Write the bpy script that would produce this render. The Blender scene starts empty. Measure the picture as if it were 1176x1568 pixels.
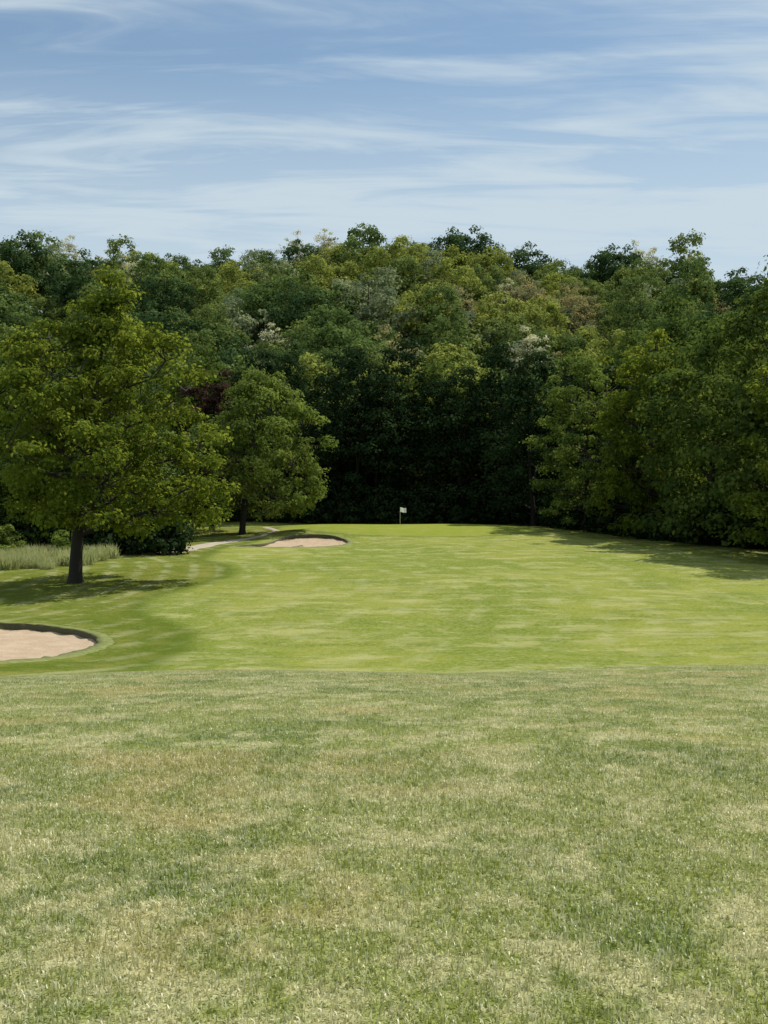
import bpy, math, random
import numpy as np
from mathutils import Vector, Quaternion
scene = bpy.context.scene
TAU = 2*math.pi
SUN = Vector((0.42, 0.45, 0.93)).normalized()

# ------------------------------------------------------------------ terrain
PY = np.array([-300,-60,-20, 0, 10, 20, 26, 32, 38, 45, 60, 80,100,120,140,150,165,175,200,225,250,275,300,325,350,400,500,700,3000.])
PZ = np.array([ 14,5.0,0.9,-1.6,-2.6,-4.0,-5.1,-6.5,-7.15,-7.5,-7.85,-8.2,-8.5,-8.75,-8.9,-9.2,-9.0,-8,-1,8.5,18,27.5,36,43,48,51,48,40,30.])
def _tang():
    d = np.diff(PZ)/np.diff(PY)
    m = np.zeros(len(PY)); m[0]=d[0]; m[-1]=d[-1]
    m[1:-1] = (d[:-1]+d[1:])/2
    for i in range(len(d)):
        if abs(d[i])<1e-9: m[i]=m[i+1]=0
        else:
            a=m[i]/d[i]; b=m[i+1]/d[i]
            if a<0: m[i]=0
            if b<0: m[i+1]=0
            s=a*a+b*b
            if s>9: t=3/math.sqrt(s); m[i]=t*a*d[i]; m[i+1]=t*b*d[i]
    return m
PM = _tang()
def prof(y):
    y = np.clip(y, PY[0], PY[-1]-1e-3)
    i = np.clip(np.searchsorted(PY, y, side='right')-1, 0, len(PY)-2)
    h = PY[i+1]-PY[i]; t=(y-PY[i])/h
    return ((2*t**3-3*t**2+1)*PZ[i]+(t**3-2*t**2+t)*h*PM[i]+(-2*t**3+3*t**2)*PZ[i+1]+(t**3-t**2)*h*PM[i+1])
def sst(a,b,x):
    t=np.clip((x-a)/(b-a),0,1); return t*t*(3-2*t)
def terr(x,y):
    x=np.asarray(x,float); y=np.asarray(y,float)
    ys = y - 0.012*np.clip(x,-40,40)*sst(5,20,y)*(1-sst(40,60,y))*6
    z = prof(ys)
    z = z + 0.13*np.clip(np.abs(x)-48,0,150)*sst(50,110,y)*(1-sst(170,260,y))
    z = z + 0.55*np.exp(-(((x-3)/17)**4+((y-132)/11)**4))
    z = z + 0.35*np.exp(-(((x+9)/6)**2+((y-124)/4)**2))
    u = 0.10*np.sin(x*0.13+1.3)*np.sin(y*0.11+0.4)+0.05*np.sin(x*0.31+y*0.17)+0.04*np.sin(y*0.37-x*0.12)
    u = u + 0.04*np.sin(x*0.62+y*0.41+1)*sst(12,22,y)*(1-sst(40,60,y))
    z = z + u*sst(3,14,y)*1.0
    hill = sst(170,230,y)
    z = z + hill*(2.5*np.sin(x*0.03+0.9)+1.8*np.sin(x*0.071+2)+2*np.sin(y*0.05)) - hill*0.125*np.clip(x-25,0,200) - hill*0.8 - sst(240,320,y)*1.5*np.exp(-((x-5)/45)**2)
    return z
def T(x,y): return float(terr(x,y))

# ------------------------------------------------------------------ node helpers
def new_mat(name):
    m=bpy.data.materials.new(name); m.use_nodes=True
    nt=m.node_tree; nt.nodes.clear()
    out=nt.nodes.new('ShaderNodeOutputMaterial')
    return m,nt,out
class N:
    def __init__(s,nt): s.nt=nt
    def n(s,t,**k):
        nd=s.nt.nodes.new(t)
        for a,b in k.items(): setattr(nd,a,b)
        return nd
    def link(s,a,b): s.nt.links.new(a,b)
    def setin(s,sock,v):
        if isinstance(v,bpy.types.NodeSocket): s.link(v,sock)
        else: sock.default_value=v
    def math(s,op,a,b=0.0,clamp=False):
        nd=s.n('ShaderNodeMath',operation=op,use_clamp=clamp); s.setin(nd.inputs[0],a); s.setin(nd.inputs[1],b); return nd.outputs[0]
    def noise(s,vec,scale,detail=3,rough=0.5,dist=0.0):
        nd=s.n('ShaderNodeTexNoise'); s.link(vec,nd.inputs['Vector'])
        nd.inputs['Scale'].default_value=scale; nd.inputs['Detail'].default_value=detail
        nd.inputs['Roughness'].default_value=rough; nd.inputs['Distortion'].default_value=dist
        return nd.outputs['Fac']
    def mr(s,v,a,b,c=0.0,d=1.0):
        nd=s.n('ShaderNodeMapRange',interpolation_type='SMOOTHSTEP')
        s.setin(nd.inputs['Value'],v); nd.inputs['From Min'].default_value=a; nd.inputs['From Max'].default_value=b
        nd.inputs['To Min'].default_value=c; nd.inputs['To Max'].default_value=d
        return nd.outputs['Result']
    def mix(s,f,a,b,bt='MIX'):
        nd=s.n('ShaderNodeMix',data_type='RGBA',blend_type=bt)
        s.setin(nd.inputs[0],f)
        for i,v in ((6,a),(7,b)):
            if isinstance(v,tuple): nd.inputs[i].default_value=(*v,1) if len(v)==3 else v
            else: s.link(v,nd.inputs[i])
        return nd.outputs[2]
    def mapping(s,vec,scale=(1,1,1),rot=(0,0,0),loc=(0,0,0)):
        nd=s.n('ShaderNodeMapping'); s.link(vec,nd.inputs['Vector'])
        nd.inputs['Scale'].default_value=scale; nd.inputs['Rotation'].default_value=rot; nd.inputs['Location'].default_value=loc
        return nd.outputs[0]

def turf_color(h, pos):
    mid=h.noise(pos,1.7,3,0.74)
    arc=h.noise(h.mapping(pos,(1.0,0.7,1),(0,0,0.6)),0.75,3,0.68)
    big=h.noise(pos,0.42,3,0.65)
    c=h.mix(h.mr(arc,0.38,0.54),(0.105,0.155,0.016),(0.215,0.245,0.052))
    c=h.mix(h.mr(mid,0.45,0.62,0,0.95),c,(0.44,0.42,0.22))
    c=h.mix(h.mr(big,0.54,0.64,0,0.6),c,(0.36,0.29,0.095))
    return c

gm,nt,out=new_mat('ground_turf'); h=N(nt)
geo=h.n('ShaderNodeNewGeometry'); pos=geo.outputs['Position']
def attr(name):
    a=h.n('ShaderNodeAttribute'); a.attribute_name=name; return a.outputs['Fac']
near=turf_color(h,pos)
fine=h.noise(pos,18,3,0.8)
near=h.mix(h.mr(fine,0.38,0.62),h.mix(0.5,near,(0.06,0.085,0.012)),h.mix(0.25,near,(0.45,0.44,0.24)))
b1=h.noise(h.mapping(pos,(1,0.55,1)),0.10,3,0.6)
b2=h.noise(pos,0.45,4,0.75)
b3=h.noise(h.mapping(pos,(0.35,1.0,1),(0,0,0.25)),0.8,3,0.68)
b4=h.noise(pos,5.0,3,0.8)
fw=h.mix(h.mr(b1,0.40,0.60),(0.140,0.192,0.018),(0.222,0.250,0.038))
fw=h.mix(h.mr(b2,0.47,0.62,0,0.75),fw,(0.35,0.345,0.135))
fw=h.mix(h.mr(b3,0.48,0.64,0,0.65),fw,(0.108,0.158,0.018))
fw=h.mix(h.mr(b4,0.38,0.66,0,0.50),fw,(0.36,0.35,0.15))
def rings(cx,cy,sc,dist):
    wv=h.n('ShaderNodeTexWave',wave_type='RINGS',rings_direction='Z')
    h.link(h.mapping(pos,(1,1,0),(0,0,0),(-cx,-cy,0)),wv.inputs['Vector'])
    wv.inputs['Scale'].default_value=sc; wv.inputs['Distortion'].default_value=dist; wv.inputs['Detail'].default_value=3; wv.inputs['Detail Scale'].default_value=0.25
    return wv.outputs['Fac']
w1=h.math('MULTIPLY',h.mr(rings(-75,70,0.16,6.0),0.45,1.0),h.mr(b2,0.42,0.58,0.0,1))
w2=h.math('MULTIPLY',h.mr(rings(34,-6,0.085,7.0),0.4,0.9),h.mr(b2,0.44,0.60,0.0,1))
fw=h.mix(h.math('MULTIPLY',w1,0.22),fw,(0.38,0.39,0.19))
fw=h.mix(h.math('MULTIPLY',w2,0.20),fw,(0.115,0.165,0.018))
c=h.mix(attr('fair'),near,fw)
sr=h.mix(h.mr(b2,0.4,0.65),(0.100,0.140,0.017),(0.190,0.200,0.045))
sr=h.mix(h.mr(b4,0.4,0.7,0,0.5),sr,(0.26,0.24,0.08))
sr=h.mix(h.math('MULTIPLY',w1,0.5),sr,(0.33,0.345,0.18))
c=h.mix(attr('rough'),c,sr)
gr=h.mix(h.mr(b2,0.35,0.7),(0.215,0.255,0.036),(0.26,0.28,0.065))
c=h.mix(attr('green'),c,gr)
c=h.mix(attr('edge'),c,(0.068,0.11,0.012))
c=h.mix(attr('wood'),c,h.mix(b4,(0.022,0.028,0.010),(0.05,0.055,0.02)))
bs=h.n('ShaderNodeBsdfDiffuse'); h.link(c,bs.inputs['Color'])
bp=h.n('ShaderNodeBump'); bp.inputs['Strength'].default_value=1.0; bp.inputs['Distance'].default_value=0.10
h.link(h.noise(pos,6,4,0.82),bp.inputs['Height']); h.link(bp.outputs[0],bs.inputs['Normal'])
h.link(bs.outputs[0],out.inputs[0])
ground_mat=gm

def blade_mat(name,tintfac=0.0,tc=(0.2,0.25,0.08)):
    m,nt,out=new_mat(name); h=N(nt)
    pos=h.n('ShaderNodeNewGeometry').outputs['Position']
    c=turf_color(h,pos)
    a=h.n('ShaderNodeAttribute'); a.attribute_name='tint'
    c=h.mix(1.0,c,(1.9,1.8,1.8),'MULTIPLY')
    cl=h.noise(pos,14,2,0.8)
    t_=h.math('ADD',h.math('MULTIPLY',a.outputs['Fac'],0.6),h.math('MULTIPLY',h.mr(cl,0.38,0.62),0.5))
    c=h.mix(h.mr(t_,0.18,0.92,0,1),h.mix(0.5,c,(0.05,0.09,0.008)),h.mix(0.6,c,(0.88,0.84,0.62)))
    if tintfac: c=h.mix(tintfac,c,tc)
    d=h.n('ShaderNodeBsdfDiffuse'); h.link(c,d.inputs[0])
    g=h.n('ShaderNodeBsdfGlossy'); g.inputs['Roughness'].default_value=0.45; g.inputs['Color'].default_value=(0.9,0.92,0.85,1)
    t=h.n('ShaderNodeBsdfTranslucent'); h.link(h.mix(0.25,c,(0.42,0.44,0.07)),t.inputs[0])
    mx=h.n('ShaderNodeMixShader'); mx.inputs[0].default_value=0.45
    h.link(d.outputs[0],mx.inputs[1]); h.link(t.outputs[0],mx.inputs[2])
    m2=h.n('ShaderNodeMixShader'); m2.inputs[0].default_value=0.05
    h.link(mx.outputs[0],m2.inputs[1]); h.link(g.outputs[0],m2.inputs[2]); h.link(m2.outputs[0],out.inputs[0])
    return m

def leaf_mat(name,c1,c2,trans=0.40,tcol=(0.13,0.20,0.02),vary=1.0):
    m,nt,out=new_mat(name); h=N(nt)
    oi=h.n('ShaderNodeObjectInfo')
    a=h.n('ShaderNodeAttribute'); a.attribute_name='tint'
    c=h.mix(oi.outputs['Random'],c1,c2)
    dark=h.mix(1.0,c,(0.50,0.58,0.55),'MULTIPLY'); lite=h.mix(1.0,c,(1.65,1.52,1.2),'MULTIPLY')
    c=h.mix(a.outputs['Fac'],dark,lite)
    d=h.n('ShaderNodeBsdfDiffuse'); h.link(c,d.inputs[0])
    t=h.n('ShaderNodeBsdfTranslucent'); h.link(h.mix(0.5,c,tcol),t.inputs[0])
    mx=h.n('ShaderNodeMixShader'); mx.inputs[0].default_value=trans
    h.link(d.outputs[0],mx.inputs[1]); h.link(t.outputs[0],mx.inputs[2]); h.link(mx.outputs[0],out.inputs[0])
    return m
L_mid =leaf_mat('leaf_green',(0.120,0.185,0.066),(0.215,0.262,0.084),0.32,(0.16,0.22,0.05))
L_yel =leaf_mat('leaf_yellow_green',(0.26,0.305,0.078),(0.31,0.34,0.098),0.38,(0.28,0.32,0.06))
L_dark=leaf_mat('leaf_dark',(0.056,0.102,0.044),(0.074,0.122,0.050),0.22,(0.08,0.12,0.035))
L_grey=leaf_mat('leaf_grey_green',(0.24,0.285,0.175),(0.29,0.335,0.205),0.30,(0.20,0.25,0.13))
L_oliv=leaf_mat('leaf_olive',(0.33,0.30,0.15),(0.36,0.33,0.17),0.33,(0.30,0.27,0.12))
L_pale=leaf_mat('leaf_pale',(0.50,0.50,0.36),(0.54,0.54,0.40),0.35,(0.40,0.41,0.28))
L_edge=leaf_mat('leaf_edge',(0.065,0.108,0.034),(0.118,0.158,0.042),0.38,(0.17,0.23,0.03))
L_shade=leaf_mat('leaf_painted_shade',(0.020,0.040,0.019),(0.030,0.050,0.022),0.20,(0.04,0.06,0.015))  # shade of the backlit forest wall, put into the leaf colour
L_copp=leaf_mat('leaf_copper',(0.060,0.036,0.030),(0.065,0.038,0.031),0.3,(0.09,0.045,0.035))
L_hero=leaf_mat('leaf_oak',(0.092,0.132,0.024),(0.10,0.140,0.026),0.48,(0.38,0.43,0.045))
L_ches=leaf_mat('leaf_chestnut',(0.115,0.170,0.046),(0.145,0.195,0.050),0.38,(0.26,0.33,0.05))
m,nt,out=new_mat('bark'); h=N(nt); pos=h.n('ShaderNodeTexCoord').outputs['Object']
nz=h.noise(h.mapping(pos,(6,6,1)),2.5,4,0.6)
bk=h.n('ShaderNodeBsdfPrincipled'); h.link(h.mix(nz,(0.012,0.010,0.008),(0.042,0.035,0.027)),bk.inputs['Base Color']); bk.inputs['Roughness'].default_value=0.9
bp=h.n('ShaderNodeBump'); bp.inputs['Distance'].default_value=0.05; h.link(nz,bp.inputs['Height']); h.link(bp.outputs[0],bk.inputs['Normal'])
h.link(bk.outputs[0],out.inputs[0]); bark=m

# ------------------------------------------------------------------ mesh helpers
def build_mesh(name,V,F3,F4,mats,m3=None,m4=None,tint3=None,tint4=None,smooth=False):
    me=bpy.data.meshes.new(name)
    n3,n4=len(F3),len(F4)
    me.vertices.add(len(V)); me.vertices.foreach_set('co',np.ascontiguousarray(V,np.float32).ravel())
    me.loops.add(n3*3+n4*4)
    li=np.concatenate([np.asarray(F3,np.int32).ravel(),np.asarray(F4,np.int32).ravel()]) 
    me.loops.foreach_set('vertex_index',li.astype(np.int32))
    me.polygons.add(n3+n4)
    st=np.concatenate([np.arange(n3)*3,n3*3+np.arange(n4)*4]).astype(np.int32)
    me.polygons.foreach_set('loop_start',st)
    mi=np.concatenate([m3 if m3 is not None else np.zeros(n3),m4 if m4 is not None else np.zeros(n4)]).astype(np.int32)
    for mt in mats: me.materials.append(mt)
    me.polygons.foreach_set('material_index',mi)
    if tint3 is not None or tint4 is not None:
        at=me.attributes.new('tint','FLOAT','FACE')
        t=np.concatenate([tint3 if tint3 is not None else np.zeros(n3),tint4 if tint4 is not None else np.zeros(n4)]).astype(np.float32)
        at.data.foreach_set('value',t)
    me.update(calc_edges=True); me.validate()
    if smooth: me.polygons.foreach_set('use_smooth',np.ones(n3+n4,bool))
    return me
def add_obj(name,me,loc=(0,0,0),parent=None,rz=0,sc=1):
    o=bpy.data.objects.new(name,me); scene.collection.objects.link(o)
    o.location=loc; o.rotation_euler=(0,0,rz); o.scale=(sc,sc,sc) if not isinstance(sc,tuple) else sc
    if parent: o.parent=parent
    return o
def tube(pts,rad,k):
    pts=np.asarray(pts,float); n=len(pts)
    tg=np.gradient(pts,axis=0); tg/=np.linalg.norm(tg,axis=1)[:,None]+1e-9
    if np.abs(tg[0,2])>0.7: ref=np.tile([[1.,0,0]],(n,1))
    else: ref=np.tile([[0,0,1.]],(n,1))
    a=np.cross(tg,ref); a/=np.linalg.norm(a,axis=1)[:,None]+1e-9; b=np.cross(tg,a)
    th=np.arange(k)/k*TAU
    V=(pts[:,None,:]+np.asarray(rad)[:,None,None]*(np.cos(th)[None,:,None]*a[:,None,:]+np.sin(th)[None,:,None]*b[:,None,:])).reshape(-1,3)
    i=np.arange(n-1)[:,None]*k; j=np.arange(k)[None,:]; j2=(j+1)%k
    F=np.stack([i+j,i+j2,i+k+j2,i+k+j],-1).reshape(-1,4)
    return V,F

def make_tree(name,seed,H,R,base,tr,ncl,nlf,ls,leaf,hw=0.42,bot=0.35,clr=0.2,off=(0,0),flat=0.65,shell=0.35,limbs=12,lump=0.16,twigs=True,lf_out=0.35,nrand=0.28,power=0.55):
    rg=np.random.default_rng(seed)
    Vs=[];Fs=[];nv=0
    def addt(p,r,k):
        nonlocal nv
        V,F=tube(p,r,k); Vs.append(V); Fs.append(F+nv); nv+=len(V)
    ch=H-base
    ph=rg.uniform(0,TAU,6); kk=rg.integers(2,6,6); ks=rg.uniform(2,8,6)
    def lumpf(az,hh):
        s=0
        for q in range(6): s=s+np.sin(kk[q]*az+ph[q]+ks[q]*hh)
        return 1+lump*s/2.0
    def env(hh):
        lo=bot+(1-bot)*np.sqrt(np.clip(1-((hw-hh)/hw)**2,0,1))
        hi=np.clip(1-((hh-hw)/(1-hw))**2.0,0,1)**power
        return np.where(hh<hw,lo,hi)
    tz=np.linspace(0,H*0.82,9)
    wx=np.cumsum(rg.normal(0,0.12,9))*H/20; wy=np.cumsum(rg.normal(0,0.12,9))*H/20; wx[0:2]=0; wy[0:2]=0
    f=(tz/H)**1.4
    tp=np.stack([wx+off[0]*f,wy+off[1]*f,tz],1)
    rr=tr*(1-tz/(H*0.86))**0.8+0.02; rr[0]*=1.5
    tp=np.insert(tp,1,[0,0,0.5],axis=0); rr=np.insert(rr,1,tr*1.08)
    tp[0,2]=-0.3
    addt(tp,rr,9)
    def trunk_at(z):
        return np.array([np.interp(z,tp[:,2],tp[:,0]),np.interp(z,tp[:,2],tp[:,1]),z])
    anchors=[tp[3:]]
    for i in range(limbs):
        z0=base*0.85+(i/limbs)*(H*0.68-base*0.85)
        az=i*2.4+rg.uniform(-.4,.4)
        s=trunk_at(z0); hh=min(0.95,max(0.05,(z0+rg.uniform(0.08,0.28)*ch-base)/ch))
        er=R*float(env(np.array(hh)))*float(lumpf(az,hh))*0.85
        e=np.array([math.cos(az)*er+off[0]*0.8,math.sin(az)*er+off[1]*0.8,base+hh*ch])
        md=s*0.45+e*0.55+np.array([0,0,-0.03*ch]); 
        t=np.linspace(0,1,6)[:,None]
        p=(1-t)**2*s+2*t*(1-t)*md+t*t*e
        p[1:-1]+=rg.normal(0,0.12,(4,3))
        r0=float(np.interp(z0,tp[:,2],rr))*0.5
        addt(p,np.linspace(r0,0.03,6),5)
        anchors.append(p[2:])
    A=np.concatenate(anchors)
    hc=[]
    while len(hc)<ncl:
        q=rg.uniform(0,1,ncl*3); e=env(q)
        hc+=list(q[rg.uniform(0,1,ncl*3)<(e*0.8+0.2)])
    hc=np.array(hc[:ncl]); az=rg.uniform(0,TAU,ncl)
    fr=rg.uniform(0,1,ncl)**shell
    rad=R*env(hc)*lumpf(az,hc)*fr
    C=np.stack([np.cos(az)*rad+off[0],np.sin(az)*rad+off[1],base+hc*ch*(0.97+0.05*rg.normal(size=ncl))],1)
    cr=R*clr*rg.uniform(0.5,1.35,ncl)
    if twigs:
        for i in range(ncl):
            d=np.linalg.norm(A-C[i],axis=1)+np.maximum(0,A[:,2]-C[i,2])*1.5
            a=A[np.argmin(d)]
            m_=(a+C[i])/2+np.array([0,0,0.1])
            addt(np.stack([a,m_,C[i]]),[0.05,0.035,0.015],3)
    cnt=np.maximum(8,(nlf*(cr/(R*clr))**2).astype(int)); idx=np.repeat(np.arange(ncl),cnt); n=len(idx)
    u=rg.normal(size=(n,3)); u/=np.linalg.norm(u,axis=1)[:,None]
    flip=(u[:,2]<-0.1)&(rg.uniform(size=n)<0.65); u[flip,2]*=-1
    rr_=rg.uniform(0.0,1,n)**lf_out
    pc=rg.uniform(0,TAU,(ncl,3))
    az_=np.arctan2(u[:,1],u[:,0])
    irr=1+0.25*np.sin(3*az_+pc[idx,0])+0.18*np.sin(5*az_+pc[idx,1]+4*u[:,2])
    st=(rg.uniform(0.8,1.25,(ncl,3)))[idx]
    P=C[idx]+u*(rr_*irr*cr[idx])[:,None]*np.array([1,1,flat])*st
    P+=rg.normal(0,0.05*R*clr*3,(n,3))*(rg.uniform(size=(n,1))<0.25)
    P[:,2]=np.maximum(P[:,2],0.05)
    nr=u*np.array([0.9,0.9,0.8])+np.array([0,0,0.35])+rg.normal(0,nrand,(n,3)); nr/=np.linalg.norm(nr,axis=1)[:,None]
    q=rg.normal(size=(n,3)); a=np.cross(nr,q); a/=np.linalg.norm(a,axis=1)[:,None]; b=np.cross(nr,a)
    s=ls*rg.uniform(0.55,1.3,n)[:,None]
    w=s*rg.uniform(0.32,0.5,n)[:,None]
    fold=nr*s*0.10
    LV=np.stack([P-a*s*0.5,P+b*w+fold,P+a*s*0.5,P-b*w+fold],1).reshape(-1,3)
    LF=np.arange(n*4).reshape(-1,4)+nv
    BF=np.concatenate(Fs); V=np.concatenate(Vs+[LV]); F=np.concatenate([BF,LF])
    ct=rg.uniform(0.05,0.85,ncl)
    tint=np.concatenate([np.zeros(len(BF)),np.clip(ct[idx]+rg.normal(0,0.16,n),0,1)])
    mi=np.concatenate([np.zeros(len(BF)),np.ones(n)])
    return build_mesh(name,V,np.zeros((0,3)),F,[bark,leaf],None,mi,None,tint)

def instancer(name,pts,rots,scl,idx,coll):
    me=bpy.data.meshes.new(name); me.from_pydata([tuple(p) for p in pts],[],[])
    a=me.attributes.new('irot','FLOAT_VECTOR','POINT'); a.data.foreach_set('vector',np.asarray(rots,np.float32).ravel())
    a=me.attributes.new('iscale','FLOAT_VECTOR','POINT'); a.data.foreach_set('vector',np.asarray(scl,np.float32).ravel())
    a=me.attributes.new('iidx','INT','POINT'); a.data.foreach_set('value',np.asarray(idx,np.int32))
    o=add_obj(name,me)
    ng=bpy.data.node_groups.new(name+'_scatter','GeometryNodeTree')
    ng.interface.new_socket('Geometry',in_out='INPUT',socket_type='NodeSocketGeometry')
    ng.interface.new_socket('Geometry',in_out='OUTPUT',socket_type='NodeSocketGeometry')
    gi=ng.nodes.new('NodeGroupInput'); go=ng.nodes.new('NodeGroupOutput')
    ip=ng.nodes.new('GeometryNodeInstanceOnPoints'); ci=ng.nodes.new('GeometryNodeCollectionInfo')
    ci.inputs['Collection'].default_value=coll; ci.inputs['Separate Children'].default_value=True; ci.inputs['Reset Children'].default_value=True
    def na(nm,dt):
        n_=ng.nodes.new('GeometryNodeInputNamedAttribute'); n_.data_type=dt; n_.inputs['Name'].default_value=nm
        return [s for s in n_.outputs if s.enabled and s.name=='Attribute'][0]
    er=ng.nodes.new('FunctionNodeEulerToRotation')
    L=ng.links.new
    L(gi.outputs[0],ip.inputs['Points']); L(ci.outputs[0],ip.inputs['Instance']); ip.inputs['Pick Instance'].default_value=True
    L(na('iidx','INT'),ip.inputs['Instance Index']); L(na('irot','FLOAT_VECTOR'),er.inputs[0]); L(er.outputs[0],ip.inputs['Rotation'])
    L(na('iscale','FLOAT_VECTOR'),ip.inputs['Scale']); L(ip.outputs[0],go.inputs[0])
    md=o.modifiers.new('scatter','NODES'); md.node_group=ng
    return o

# ------------------------------------------------------------------ bunkers (outlines first)
def smooth_closed(P,per=10):
    P=np.array(P,float); n=len(P); o=[]
    for i in range(n):
        p0,p1,p2,p3=P[i-1],P[i],P[(i+1)%n],P[(i+2)%n]
        for t in np.arange(per)/per:
            o.append(0.5*((2*p1)+(-p0+p2)*t+(2*p0-5*p1+4*p2-p3)*t*t+(-p0+3*p1-3*p2+p3)*t**3))
    return np.array(o)
BK1=smooth_closed([(-11.6,44.6),(-12.5,47.2),(-14.6,49.4),(-17,50.6),(-21,51.2),(-25,49.5),(-26,45),(-24,39.5),(-20,37.0),(-16,36.6),(-13.3,38.6),(-12.0,41.7)])
BK2=smooth_closed([(-14.2,105.2),(-10,104.2),(-6.5,105.5),(-4.2,109.5),(-3.8,115),(-5.5,119.5),(-9,120.5),(-11,118),(-11.8,111.5)])
def inside(P,x,y):
    r=np.zeros(x.shape,bool); n=len(P)
    for i in range(n):
        x1,y1=P[i-1]; x2,y2=P[i]
        if y1==y2: continue
        c=((y1>y)!=(y2>y))&(x<(x2-x1)*(y-y1)/(y2-y1)+x1); r^=c
    return r
def dist_poly(P,x,y):
    d=np.full(x.shape,1e9)
    for p in P: d=np.minimum(d,(x-p[0])**2+(y-p[1])**2)
    return np.sqrt(d)

def axis(segs):
    o=[]
    for a,b,s in segs: o+=list(np.arange(a,b,s))
    o.append(segs[-1][1]); return np.array(o)
gx=axis([(-2500,-400,150),(-400,-100,12),(-100,-44,2),(-44,44,0.4),(44,100,2),(100,400,12),(400,2500,150)])
gy=axis([(-250,-30,10),(-30,0,1.0),(0,34,0.5),(34,148,0.4),(148,180,1.5),(180,420,6),(420,3000,120)])
X,Y=np.meshgrid(gx,gy); Z=terr(X,Y)
in1=inside(BK1,X,Y); in2=inside(BK2,X,Y)
Z=np.where(in1|in2,Z-1.2,Z)
V=np.stack([X,Y,Z],-1).reshape(-1,3)
ny,nx=X.shape
ii=np.arange(ny-1)[:,None]*nx; jj=np.arange(nx-1)[None,:]
F=np.stack([ii+jj,ii+jj+1,ii+nx+jj+1,ii+nx+jj],-1).reshape(-1,4)
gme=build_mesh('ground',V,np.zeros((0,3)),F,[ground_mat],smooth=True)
def setattr_(me,nm,arr):
    a=me.attributes.new(nm,'FLOAT','POINT'); a.data.foreach_set('value',arr.ravel().astype(np.float32))
wob=0.6*np.sin(Y*0.35+1)+0.4*np.sin(X*0.5)
yk=27+0.05*X+wob*0.8
fair=sst(-6.0,6,Y-yk)
fxl=np.interp(Y,[30,38,43,48,54,62,70,76,84,92,100,110,122,150],[-9,-8.6,-7.6,-8.6,-12,-13.5,-11.6,-10.6,-12.2,-15,-15.5,-14,-13,-12])+0.25*np.sin(Y*0.4)
fxr=np.interp(Y,[30,60,90,110,130,150],[34,33,28,24,19,12])
rough=np.maximum(sst(0.5,-0.5,X-fxl),sst(-1,1,X-fxr))*fair
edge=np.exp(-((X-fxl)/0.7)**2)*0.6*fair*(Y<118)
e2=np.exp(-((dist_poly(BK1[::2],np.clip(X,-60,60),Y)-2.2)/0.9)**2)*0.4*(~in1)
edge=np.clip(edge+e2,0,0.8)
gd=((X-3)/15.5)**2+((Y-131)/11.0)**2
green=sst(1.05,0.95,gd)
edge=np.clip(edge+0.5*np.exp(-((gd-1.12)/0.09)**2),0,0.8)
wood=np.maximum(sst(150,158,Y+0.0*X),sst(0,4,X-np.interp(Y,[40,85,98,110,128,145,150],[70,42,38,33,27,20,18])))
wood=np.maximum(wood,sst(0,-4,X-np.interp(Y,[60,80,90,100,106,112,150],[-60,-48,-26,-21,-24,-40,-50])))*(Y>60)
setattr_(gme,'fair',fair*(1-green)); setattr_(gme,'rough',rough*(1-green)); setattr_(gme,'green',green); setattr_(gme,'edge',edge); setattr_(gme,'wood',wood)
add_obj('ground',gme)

def sand_mat(name,c1,c2):
    m,nt,out=new_mat(name); h=N(nt); pos=h.n('ShaderNodeNewGeometry').outputs['Position']
    f1=h.noise(pos,1.2,4,0.6); f2=h.noise(pos,18,3,0.7)
    c=h.mix(h.mr(f1,0.35,0.65),c1,c2); c=h.mix(h.mr(f2,0.4,0.7,0,0.35),c,tuple(v*0.7 for v in c1))
    b=h.n('ShaderNodeBsdfPrincipled'); h.link(c,b.inputs['Base Color']); b.inputs['Roughness'].default_value=0.95; b.inputs['Specular IOR Level'].default_value=0.1
    bp=h.n('ShaderNodeBump'); bp.inputs['Distance'].default_value=0.12; bp.inputs['Strength'].default_value=0.9
    h.link(h.math('ADD',f1,h.math('MULTIPLY',f2,0.4)),bp.inputs['Height']); h.link(bp.outputs[0],b.inputs['Normal']); h.link(b.outputs[0],out.inputs[0]); return m
sand=sand_mat('bunker_sand',(0.42,0.315,0.21),(0.48,0.37,0.26))
gravel=sand_mat('path_gravel',(0.40,0.34,0.26),(0.45,0.39,0.31))
m,nt,out=new_mat('bunker_turf_lip'); h=N(nt); pos=h.n('ShaderNodeNewGeometry').outputs['Position']
b=h.n('ShaderNodeBsdfPrincipled'); h.link(h.mix(h.mr(h.noise(pos,4,5,0.8),0.3,0.7),(0.08,0.12,0.014),(0.22,0.22,0.055)),b.inputs['Base Color']); b.inputs['Roughness'].default_value=0.9
h.link(b.outputs[0],out.inputs[0]); lipm=m
m,nt,out=new_mat('bunker_soil_face'); h=N(nt); pos=h.n('ShaderNodeNewGeometry').outputs['Position']
b=h.n('ShaderNodeBsdfPrincipled'); h.link(h.mix(h.noise(pos,6,4,0.7),(0.04,0.05,0.015),(0.12,0.10,0.05)),b.inputs['Base Color']); b.inputs['Roughness'].default_value=0.95
h.link(b.outputs[0],out.inputs[0]); soilm=m

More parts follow.
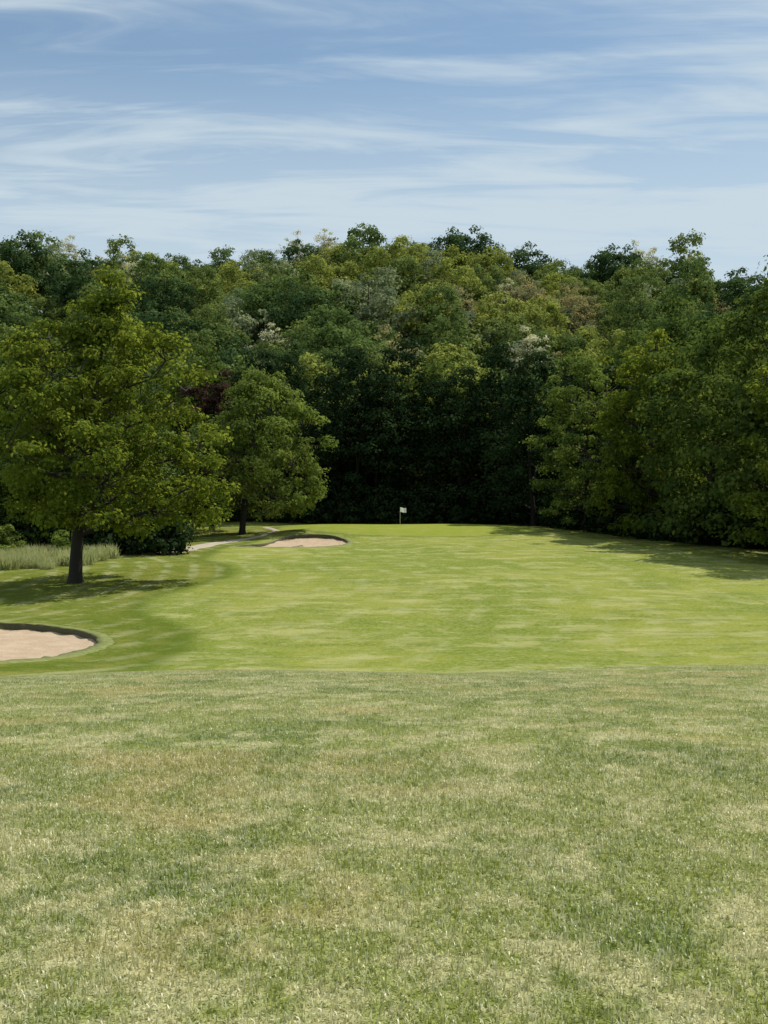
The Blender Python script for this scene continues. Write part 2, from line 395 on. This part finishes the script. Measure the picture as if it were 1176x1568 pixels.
def bunker(P,back,seed):
    rg=np.random.default_rng(seed)
    emp=bpy.data.objects.new('sand_bunker',None); scene.collection.objects.link(emp)
    c=P.mean(0); n=len(P)
    tn=np.roll(P,-1,0)-np.roll(P,1,0); no=np.stack([tn[:,1],-tn[:,0]],1); no/=np.linalg.norm(no,axis=1)[:,None]
    if ((P-c)*no).sum()<0: no=-no
    w=0.05+back*np.clip(no[:,1]*0.8+0.25,0,1)+0.03*np.sin(np.arange(n)*1.1)
    K=16; V=[];F3=[];F4=[]
    for k in range(1,K+1):
        t=k/K; q=c+(P-c)*t
        z=terr(q[:,0],q[:,1])-w*t**3-(0.06+back*0.75)*(1-t**4)*1.0+0.015*rg.normal(size=n)*(k<K)
        V.append(np.stack([q[:,0],q[:,1],z],1))
    V=np.concatenate(V+[np.array([[c[0],c[1],T(*c)-(0.06+back*0.75)]])])
    for k in range(K-1):
        for i in range(n):
            j=(i+1)%n; F4.append((k*n+i,k*n+j,(k+1)*n+j,(k+1)*n+i))
    for i in range(n): F3.append((len(V)-1,i,(i+1)%n))
    add_obj('sand',build_mesh('bunker_sand',V,np.array(F3),np.array(F4),[sand],smooth=True),parent=emp)
    ov=P+no*(-0.05+0.08*rg.uniform(-1,1,(n,1)))
    a=np.stack([P[:,0],P[:,1],terr(P[:,0],P[:,1])-w-0.08],1)
    b_=np.stack([ov[:,0],ov[:,1],terr(P[:,0],P[:,1])+0.02+0.05*rg.uniform(size=n)],1)
    o1=P+no*(0.25+0.1*rg.uniform(size=(n,1))); o2=P+no*(0.6+0.25*rg.uniform(size=(n,1)))
    c_=np.stack([o1[:,0],o1[:,1],terr(o1[:,0],o1[:,1])+0.025],1)
    d_=np.stack([o2[:,0],o2[:,1],terr(o2[:,0],o2[:,1])-0.015],1)
    V=np.concatenate([a,b_,c_,d_]); i=np.arange(n); j=(i+1)%n
    F=np.concatenate([np.stack([k*n+i,k*n+j,(k+1)*n+j,(k+1)*n+i],1) for k in range(3)])
    mi=np.concatenate([np.zeros(n),np.ones(2*n)])
    add_obj('turf_lip',build_mesh('bunker_lip',V,np.zeros((0,3)),F,[soilm,lipm],None,mi,smooth=True),parent=emp)
bunker(BK1,0.20,1); bunker(BK2,0.30,2)

pp=np.array([(-19.6,95.5),(-19.0,98),(-18.5,101),(-18.0,105),(-17.0,111),(-14.5,118),(-12.5,124),(-12.5,130),(-15,138)],float)
tt=np.linspace(0,len(pp)-1,90); px=np.interp(tt,np.arange(len(pp)),pp[:,0]); py=np.interp(tt,np.arange(len(pp)),pp[:,1])
kn=np.ones(9)/9; px=np.convolve(np.pad(px,4,'edge'),kn,'valid'); py=np.convolve(np.pad(py,4,'edge'),kn,'valid')
dx=np.gradient(px); dy=np.gradient(py); l=np.hypot(dx,dy)+1e-6; nxn,nyn=-dy/l,dx/l
wd=np.interp(tt,[0,0.4,3,4,5,9],[0.3,1.5,1.4,1.0,0.5,0.3])
cols=[]
for s in np.linspace(-1,1,7):
    ww=wd*(1+0.10*np.sin(tt*5+s)); qx=px+nxn*s*ww; qy=py+nyn*s*ww
    cols.append(np.stack([qx,qy,terr(qx,qy)+0.045-0.05*(abs(s)>0.9)],1))
V=np.stack(cols,1).reshape(-1,3); i=np.arange(89)[:,None]*7; j=np.arange(6)[None,:]
F=np.stack([i+j,i+j+1,i+7+j+1,i+7+j],-1).reshape(-1,4)
add_obj('gravel_path',build_mesh('gravel_path',V,np.zeros((0,3)),F,[gravel],smooth=True))

# ------------------------------------------------------------------ golf flag
def simple_mat(name,c,r=0.5):
    m,nt,out=new_mat(name); h=N(nt); pos=h.n('ShaderNodeTexCoord').outputs['Object']
    b=h.n('ShaderNodeBsdfPrincipled'); h.link(h.mix(h.mr(h.noise(pos,7,3),0.3,0.7),tuple(v*0.9 for v in c),c),b.inputs['Base Color']); b.inputs['Roughness'].default_value=r
    h.link(b.outputs[0],out.inputs[0]); return m
fx,fy=1.95,134.0; fz=T(fx,fy)
emp=bpy.data.objects.new('golf_flag',None); scene.collection.objects.link(emp); emp.location=(fx,fy,fz)
Vp,Fp=tube([(0,0,-0.1),(0,0,0.7),(0,0,1.5),(0,0,2.25)],[0.024,0.022,0.02,0.016],10)
mw=simple_mat('flagstick_paint',(0.75,0.72,0.5)); mcup=simple_mat('cup_white',(0.7,0.7,0.7))
mc,nt,out=new_mat('flag_cloth'); h=N(nt)
d=h.n('ShaderNodeBsdfDiffuse'); d.inputs[0].default_value=(0.85,0.85,0.85,1); t=h.n('ShaderNodeBsdfTranslucent'); t.inputs[0].default_value=(0.85,0.85,0.85,1)
h.link(h.mix(h.noise(h.n('ShaderNodeTexCoord').outputs['Object'],9,2),(0.78,0.78,0.78),(0.88,0.88,0.88)),d.inputs[0])
mx=h.n('ShaderNodeMixShader'); mx.inputs[0].default_value=0.45; h.link(d.outputs[0],mx.inputs[1]); h.link(t.outputs[0],mx.inputs[2]); h.link(mx.outputs[0],out.inputs[0])
add_obj('flagstick',build_mesh('flagstick',Vp,np.zeros((0,3)),Fp,[mw],smooth=True),parent=emp)
nu,nv_=16,10; U,W=np.meshgrid(np.linspace(0,1,nu),np.linspace(0,1,nv_))
FV=np.stack([0.02+U*0.72,0.07*np.sin(U*7+W*1.5)*U-0.12*U-(1-W)*0.15,1.68+W*0.55-0.10*U**1.5+0.02*np.sin(U*9)],-1).reshape(-1,3)
i=np.arange(nv_-1)[:,None]*nu; j=np.arange(nu-1)[None,:]
add_obj('flag_cloth',build_mesh('flag_cloth',FV,np.zeros((0,3)),np.stack([i+j,i+j+1,i+nu+j+1,i+nu+j],-1).reshape(-1,4),[mc],smooth=True),parent=emp)
Vc,Fc=tube([(0,0,-0.05),(0,0,0.012)],[0.054,0.054],16)
add_obj('cup_rim',build_mesh('cup_rim',Vc,np.zeros((0,3)),Fc,[mcup]),parent=emp)

emp=bpy.data.objects.new('bunker_rake',None); scene.collection.objects.link(emp); emp.location=(-9.3,107.2,T(-9.3,107.2)-0.2); emp.rotation_euler=(0,0,0.6)
mr_=simple_mat('rake_wood',(0.10,0.06,0.035),0.7)
Vp,Fp=tube([(0,0,0.05),(0.8,0,0.10),(1.6,0,0.18)],[0.02,0.02,0.02],8)
add_obj('handle',build_mesh('handle',Vp,np.zeros((0,3)),Fp,[mr_]),parent=emp)
VV=[];FF=[];k=0
Vp,Fp=tube([(0,-0.3,0.08),(0,0.3,0.08)],[0.03,0.03],8); VV.append(Vp); FF.append(Fp); k+=len(Vp)
for q in np.linspace(-0.28,0.28,11):
    Vp,Fp=tube([(0,q,0.08),(0.01,q,-0.02)],[0.01,0.006],5); VV.append(Vp); FF.append(Fp+k); k+=len(Vp)
add_obj('head_with_tines',build_mesh('rake_head',np.concatenate(VV),np.zeros((0,3)),np.concatenate(FF),[mr_]),parent=emp)

# ------------------------------------------------------------------ trees
protos=bpy.data.collections.new('forest_tree_kinds')
kinds=[]
def proto(name,**k):
    me=make_tree(name,**k); o=bpy.data.objects.new('%02d_%s'%(len(kinds),name),me); protos.objects.link(o); kinds.append(me); return len(kinds)-1
g=dict(tr=0.28,ls=0.55,twigs=False,shell=0.28,lf_out=0.20,flat=0.7,nrand=0.3,limbs=7)
k_a=proto('broadleaf',seed=11,H=17,R=5.6,base=6,ncl=52,nlf=100,leaf=L_mid,clr=0.30,lump=0.14,**g)
k_b=proto('broadleaf_round',seed=12,H=15,R=6.0,base=5,ncl=52,nlf=110,leaf=L_mid,hw=0.5,clr=0.30,lump=0.10,**g)
k_c=proto('broadleaf_tall',seed=13,H=21,R=5.0,base=8,ncl=52,nlf=95,leaf=L_mid,hw=0.4,clr=0.30,**g)
k_y=proto('broadleaf_yellow',seed=14,H=16,R=5.4,base=6,ncl=52,nlf=100,leaf=L_yel,clr=0.29,**g)
k_d=proto('broadleaf_dark',seed=15,H=19,R=5.8,base=7,ncl=54,nlf=110,leaf=L_dark,hw=0.5,clr=0.29,**g)
k_g=proto('broadleaf_grey',seed=16,H=16,R=5.4,base=6,ncl=52,nlf=95,leaf=L_grey,clr=0.28,**g)
k_o=proto('olive_tree',seed=17,H=16,R=5.5,base=4,ncl=90,leaf=L_oliv,clr=0.21,shell=0.5,tr=0.28,nlf=55,ls=0.42,twigs=True)
k_p=proto('pale_tree',seed=18,H=18,R=4.8,base=4,ncl=90,leaf=L_pale,clr=0.16,shell=0.6,tr=0.25,nlf=32,ls=0.35,twigs=True)
ed=dict(tr=0.32,ls=0.42,twigs=False,lf_out=0.25,flat=0.65,nrand=0.28,limbs=8)
k_e1=proto('edge_tree',seed=21,H=22,R=5.4,base=1.0,ncl=150,nlf=105,leaf=L_edge,hw=0.45,bot=0.75,clr=0.25,**ed)
k_e2=proto('edge_tree_wide',seed=22,H=20,R=6.2,base=1.0,ncl=160,nlf=105,leaf=L_edge,hw=0.45,bot=0.7,clr=0.22,lump=0.2,**ed)
k_e3=proto('edge_tree_yellow',seed=23,H=21,R=5.6,base=1.5,ncl=150,nlf=105,leaf=L_ches,hw=0.42,bot=0.65,clr=0.23,lump=0.22,**ed)
k_w=proto('edge_tree_painted_shade',seed=26,H=22,R=5.6,base=0.5,ncl=130,nlf=100,leaf=L_shade,hw=0.45,bot=0.85,clr=0.26,lump=0.15,**ed)  # darkened edge tree for the wall row, its shade painted into the leaves
k_s=proto('shrub',seed=24,H=4.2,R=2.6,base=0.2,ncl=40,nlf=70,leaf=L_shade,hw=0.45,bot=0.9,clr=0.28,tr=0.08,ls=0.30,twigs=False,limbs=5)  # understory shrub, wears the same leaf colour with shade painted in
k_sp=proto('shrub_pale',seed=25,H=3.2,R=2.0,base=0.1,ncl=40,nlf=70,leaf=L_ches,hw=0.45,bot=0.9,clr=0.26,tr=0.06,ls=0.22,twigs=False,limbs=5)

random.seed(5); rg=np.random.default_rng(5)
pts=[];rots=[];scs=[];ids=[]
def put(x,y,k,s=1.0,sz=None,dz=0):
    pts.append((x,y,T(x,y)-0.2+dz)); rots.append((rg.normal(0,.04),rg.normal(0,.04),rg.uniform(0,TAU))); scs.append((s,s,s*(sz or 1))); ids.append(k)
y=178.0
while y<370:
    w=0.36*y+18; x=-w+rg.uniform(0,5)
    while x<w:
        xx=x+rg.normal(0,1.8); yy=y+rg.normal(0,2.0)
        zone=math.sin(xx*0.045+1)+math.sin(yy*0.05+xx*0.02)
        if zone>0.7: k=rg.choice([k_y,k_a,k_g,k_o],p=[.40,.32,.2,.08])
        elif zone<-0.8: k=rg.choice([k_d,k_a,k_c,k_b],p=[.35,.25,.2,.2])
        else: k=rg.choice([k_a,k_b,k_c,k_y,k_d,k_g,k_o],p=[.22,.20,.15,.16,.12,.12,.03])
        s=rg.uniform(0.7,1.25) if yy<320 else rg.uniform(0.8,1.08)
        if rg.uniform()<0.015: k=k_p
        put(xx,yy,int(k),s,rg.uniform(0.85,1.12))
        x+=rg.uniform(6.8,10.2)
    y+=8.3
for yy,dx,h0 in ((159,5.8,1.0),(167,6.5,1.05)):
    x=-64
    while x<64:
        if not (yy<162 and x<-14):
            pr=[.0,.0,.0,1.0] if yy<162 else [.25,.25,.1,.4]
            put(x+rg.normal(0,1),yy+rg.normal(0,1.2),int(rg.choice([k_e1,k_e2,k_e3,k_w],p=pr)),rg.uniform(0.8,1.12)*h0)
        x+=dx
x=-62
while x<56:
    put(x,154.5+rg.normal(0,1) if x>-14 else 158+rg.normal(0,1),k_s,rg.uniform(0.7,1.3)); x+=2.8
for i in range(34):
    yy=rg.uniform(100,170); xx=np.interp(yy,[100,128,145,170],[44,35,29,22])+rg.uniform(4,30)
    put(xx,yy,int(rg.choice([k_e1,k_e2,k_e3])),rg.uniform(0.9,1.2))
for i in range(34):
    yy=rg.uniform(104,170); xx=-np.interp(yy,[104,125,170],[34,34,30])-rg.uniform(2,30)
    put(xx,yy,int(rg.choice([k_e1,k_e2,k_e3,k_a])),rg.uniform(0.8,1.1))
for a in np.linspace(0,1,60):
    yy=78+70*a; xx=np.interp(yy,[78,85,98,110,128,148],[44,41,37,32,26,19])+rg.uniform(0.5,4)
    put(xx,yy,k_s,rg.uniform(0.6,1.3))
for a in np.linspace(0,1,42):
    xx=-62+42*a; put(xx,95+rg.uniform(0,6)+0.05*(xx+40),k_s if rg.uniform()<0.8 else k_sp,rg.uniform(0.8,1.5))
for i in range(10): put(-42+rg.uniform(0,17),rg.uniform(89,93),k_sp,rg.uniform(0.5,0.95))
for x,y,k,s in ((-7,200,k_p,0.9),(-5,203,k_p,1.0),(36,265,k_o,1.1),(42,262,k_o,1.15),(47,268,k_o,1.1),(30,270,k_p,0.9),(22,322,k_d,1.25),(26,320,k_d,1.3),(72,322,k_p,1.4),(77,325,k_p,1.35),(88,325,k_p,1.45),(-21,322,k_o,1.2),(-17,324,k_p,1.3),(-25,320,k_p,1.3),(-14,318,k_o,1.2),(-92,325,k_p,1.3),(10,325,k_g,1.3),(-30,250,k_g,1.2),(5,245,k_g,1.2),(22,240,k_g,1.1)):
    put(x,y,k,s)
instancer('forest_hillside',pts,rots,scs,ids,protos)

hero=make_tree('oak_tree',seed=3,H=19.3,R=7.5,base=3.6,tr=0.42,ncl=340,nlf=160,ls=0.26,leaf=L_hero,hw=0.30,bot=0.68,clr=0.13,off=(2.2,0),flat=0.6,shell=0.45,limbs=22,lump=0.28,lf_out=0.4,power=0.75)
add_obj('oak_tree',hero,(-20.1,72,T(-20.1,72)))
ches=make_tree('chestnut_tree',seed=4,H=17.8,R=6.6,base=2.2,tr=0.35,ncl=260,nlf=120,ls=0.34,leaf=L_ches,hw=0.42,bot=0.78,clr=0.17,off=(2.6,0),shell=0.35,limbs=14,lump=0.12,lf_out=0.25,nrand=0.22)
add_obj('chestnut_tree',ches,(-16.0,125,T(-16,125)))
cop=make_tree('copper_beech_tree',seed=6,H=19.5,R=4.6,base=3.0,tr=0.3,ncl=130,nlf=90,ls=0.38,leaf=L_copp,clr=0.22)
add_obj('copper_beech_tree',cop,(-21.0,135,T(-21.0,135)))
def bt(x,y,k,s,rz,nm='broadleaf_tree'):
    me=kinds[k] if isinstance(k,int) else k
    add_obj(nm,me,(x,y,T(x,y)-0.1),rz=rz,sc=s)
R1=make_tree('maple_tree',seed=31,H=22,R=6.2,base=1.2,tr=0.34,ncl=200,nlf=130,ls=0.34,leaf=L_ches,hw=0.45,bot=0.7,clr=0.18,lump=0.30,lf_out=0.3,flat=0.55,shell=0.4)
R2=make_tree('lime_tree',seed=32,H=23,R=6.0,base=1.0,tr=0.34,ncl=200,nlf=130,ls=0.34,leaf=L_hero,hw=0.4,bot=0.7,clr=0.18,lump=0.28,lf_out=0.3,flat=0.55,shell=0.4)
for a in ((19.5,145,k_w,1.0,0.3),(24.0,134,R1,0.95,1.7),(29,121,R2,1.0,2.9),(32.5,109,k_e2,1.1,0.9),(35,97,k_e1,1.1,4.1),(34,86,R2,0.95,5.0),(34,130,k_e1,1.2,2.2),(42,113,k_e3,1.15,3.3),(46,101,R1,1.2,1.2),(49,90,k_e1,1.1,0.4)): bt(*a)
for a in ((-24.5,100,k_e2,0.62,0.3),(-30,98,k_e1,0.8,1.1),(-36,101,k_e3,0.85,2.0),(-42,97,k_e2,0.85,2.6),(-48,100,k_e1,0.9,3.9),(-33,94,k_e2,0.55,4.4),(-27,116,k_e3,0.75,0.8),(-22,127,k_a,0.75,1.9),(-28,132,k_e1,0.8,2.5)): bt(*a)

# ------------------------------------------------------------------ grass
grass_m=blade_mat('grass_blade'); tall_m=blade_mat('meadow_blade',0.5,(0.42,0.46,0.20))
lawn=bpy.data.collections.new('lawn_patches')
def patch(name,seed,n,size,hmin,hmax,w,mat,coll,lean0=0.65,simple=False):
    r=np.random.default_rng(seed)
    P=np.stack([r.uniform(-.5,.5,n)*size,r.uniform(-.5,.5,n)*size,np.full(n,-0.004)],1)
    az=r.uniform(0,TAU,n); lean=np.abs(r.normal(0,lean0,n)); H=r.uniform(hmin,hmax,n)
    d=np.stack([np.cos(az),np.sin(az),np.zeros(n)],1); s=np.stack([-np.sin(az),np.cos(az),np.zeros(n)],1)
    tw=r.normal(0,0.6,n)[:,None]; s=s*np.cos(tw)+d*np.sin(tw)
    W=(w*r.uniform(0.6,1.3,n))[:,None]
    up=np.array([0,0,1.])
    mid=P+up*(H*0.55*np.cos(lean*0.5))[:,None]+d*(H*0.5*np.sin(lean*0.5))[:,None]
    tip=mid+up*(H*0.45*np.cos(lean*1.4))[:,None]+d*(H*0.5*np.sin(lean*1.4))[:,None]
    tip[:,2]=np.maximum(tip[:,2],0.004)
    t=np.clip(r.beta(0.8,1.4,n),0,1)
    if simple:
        V=np.stack([P-s*W/2,P+s*W/2,tip],1).reshape(-1,3); b=np.arange(n)*3
        me=build_mesh(name,V,np.stack([b,b+1,b+2],1),np.zeros((0,4)),[mat],None,None,t,None)
    else:
        V=np.stack([P-s*W/2,P+s*W/2,mid+s*W*0.45,mid-s*W*0.45,tip],1).reshape(-1,3)
        b=np.arange(n)*5
        me=build_mesh(name,V,np.stack([b+3,b+2,b+4],1),np.stack([b,b+1,b+2,b+3],1),[mat],None,None,t,t)
    o=bpy.data.objects.new(name,me); coll.objects.link(o)
for i in range(5): patch('lawn_a%d'%i,100+i,5200,1.0,0.018,0.052,0.0060,grass_m,lawn,1.0)
for i in range(4): patch('lawn_b%d'%i,150+i,2400,1.0,0.018,0.042,0.0100,grass_m,lawn,1.0,True)
pts=[];rots=[];scs=[];ids=[]
for y in np.arange(-0.5,28,1.0):
    w=max(4,0.36*y+2.5)
    for x in np.arange(-math.ceil(w),math.ceil(w)+1,1.0):
        if y>20 and random.random()<(y-20)/9: continue
        z=T(x,y); nrm=Vector((-(T(x+.3,y)-T(x-.3,y))/.6,-(T(x,y+.3)-T(x,y-.3))/.6,1)).normalized()
        q=Vector((0,0,1)).rotation_difference(nrm)@Quaternion((0,0,1),random.randint(0,3)*math.pi/2)
        e=q.to_euler(); pts.append((x,y,z)); rots.append(tuple(e)); scs.append((1,1,random.uniform(0.92,1.08)*float(np.interp(y,[10,24],[1,0.6])))); ids.append(random.randint(0,4) if y<9 else random.randint(5,8))
instancer('lawn_grass',pts,rots,scs,ids,lawn)
mead=bpy.data.collections.new('meadow_patches')
for i in range(3): patch('meadow_%d'%i,200+i,500,1.4,0.35,1.0,0.035,tall_m,mead,0.5)
pts=[];rots=[];scs=[];ids=[]
for i in range(340):
    x=rg.uniform(-50,-22.5); y=rg.uniform(81,92); 
    if x>-24.5 and y<84: continue
    pts.append((x,y,T(x,y))); rots.append((0,0,rg.uniform(0,TAU))); s=rg.uniform(0.4,1.5); scs.append((s,s,s)); ids.append(int(rg.integers(0,3)))
instancer('meadow_grass',pts,rots,scs,ids,mead)

# ------------------------------------------------------------------ sky + sun
w=bpy.data.worlds.new('World'); scene.world=w; w.use_nodes=True
nt=w.node_tree; nt.nodes.clear(); h=N(nt)
sky=h.n('ShaderNodeTexSky',sky_type='NISHITA'); sky.sun_disc=False
sky.sun_elevation=math.asin(SUN.z); sky.sun_rotation=math.atan2(SUN.x,SUN.y)
sky.air_density=1.0; sky.dust_density=0.5; sky.ozone_density=1.2
tc=h.n('ShaderNodeTexCoord').outputs['Generated']
sp=h.n('ShaderNodeSeparateXYZ'); h.link(tc,sp.inputs[0])
zz=h.math('ADD',h.math('MAXIMUM',sp.outputs[2],0.0),0.10)
cb=h.n('ShaderNodeCombineXYZ'); h.link(h.math('DIVIDE',sp.outputs[0],zz),cb.inputs[0]); h.link(h.math('DIVIDE',sp.outputs[1],zz),cb.inputs[1])
n1=h.noise(h.mapping(cb.outputs[0],(0.7,1.3,1),(0,0,-0.22),(1.9,0.75,0)),1.0,4,0.5,0.6)
n2=h.noise(h.mapping(cb.outputs[0],(0.7,2.6,1),(0,0,-0.32),(3,1,0)),1.8,6,0.6,0.9)
cl=h.math('ADD',h.math('MULTIPLY',n1,0.55),h.math('MULTIPLY',n2,0.45))
mask=h.mr(cl,0.36,0.58,0.14,0.95)
low=h.mr(sp.outputs[2],0.14,0.40,0.80,0.0)
mask=h.math('MAXIMUM',mask,low)
skyc=h.mix(1.0,sky.outputs[0],(0.88,1.04,1.08),'MULTIPLY')
col=h.mix(mask,skyc,(6.6,7.8,8.6))
bg=h.n('ShaderNodeBackground'); h.link(col,bg.inputs[0]); bg.inputs[1].default_value=0.09
wo=h.n('ShaderNodeOutputWorld'); h.link(bg.outputs[0],wo.inputs[0])
sl=bpy.data.lights.new('sun','SUN'); sl.energy=5.0; sl.angle=math.radians(0.5); sl.color=(1.0,0.95,0.86)
so=bpy.data.objects.new('sun',sl); scene.collection.objects.link(so); so.rotation_euler=SUN.to_track_quat('Z','Y').to_euler(); so.location=(30,60,100)

cam=bpy.data.cameras.new('camera'); cam.sensor_fit='VERTICAL'; cam.sensor_height=36; cam.sensor_width=27; cam.lens=39.03; cam.clip_end=6000; cam.clip_start=0.05
co=bpy.data.objects.new('camera',cam); scene.collection.objects.link(co); co.location=(0,0,0.0)
co.rotation_euler=(math.radians(90-2.83),0,0); scene.camera=co
scene.view_settings.view_transform='Standard'; scene.view_settings.look='None'; scene.view_settings.exposure=0; scene.view_settings.gamma=1
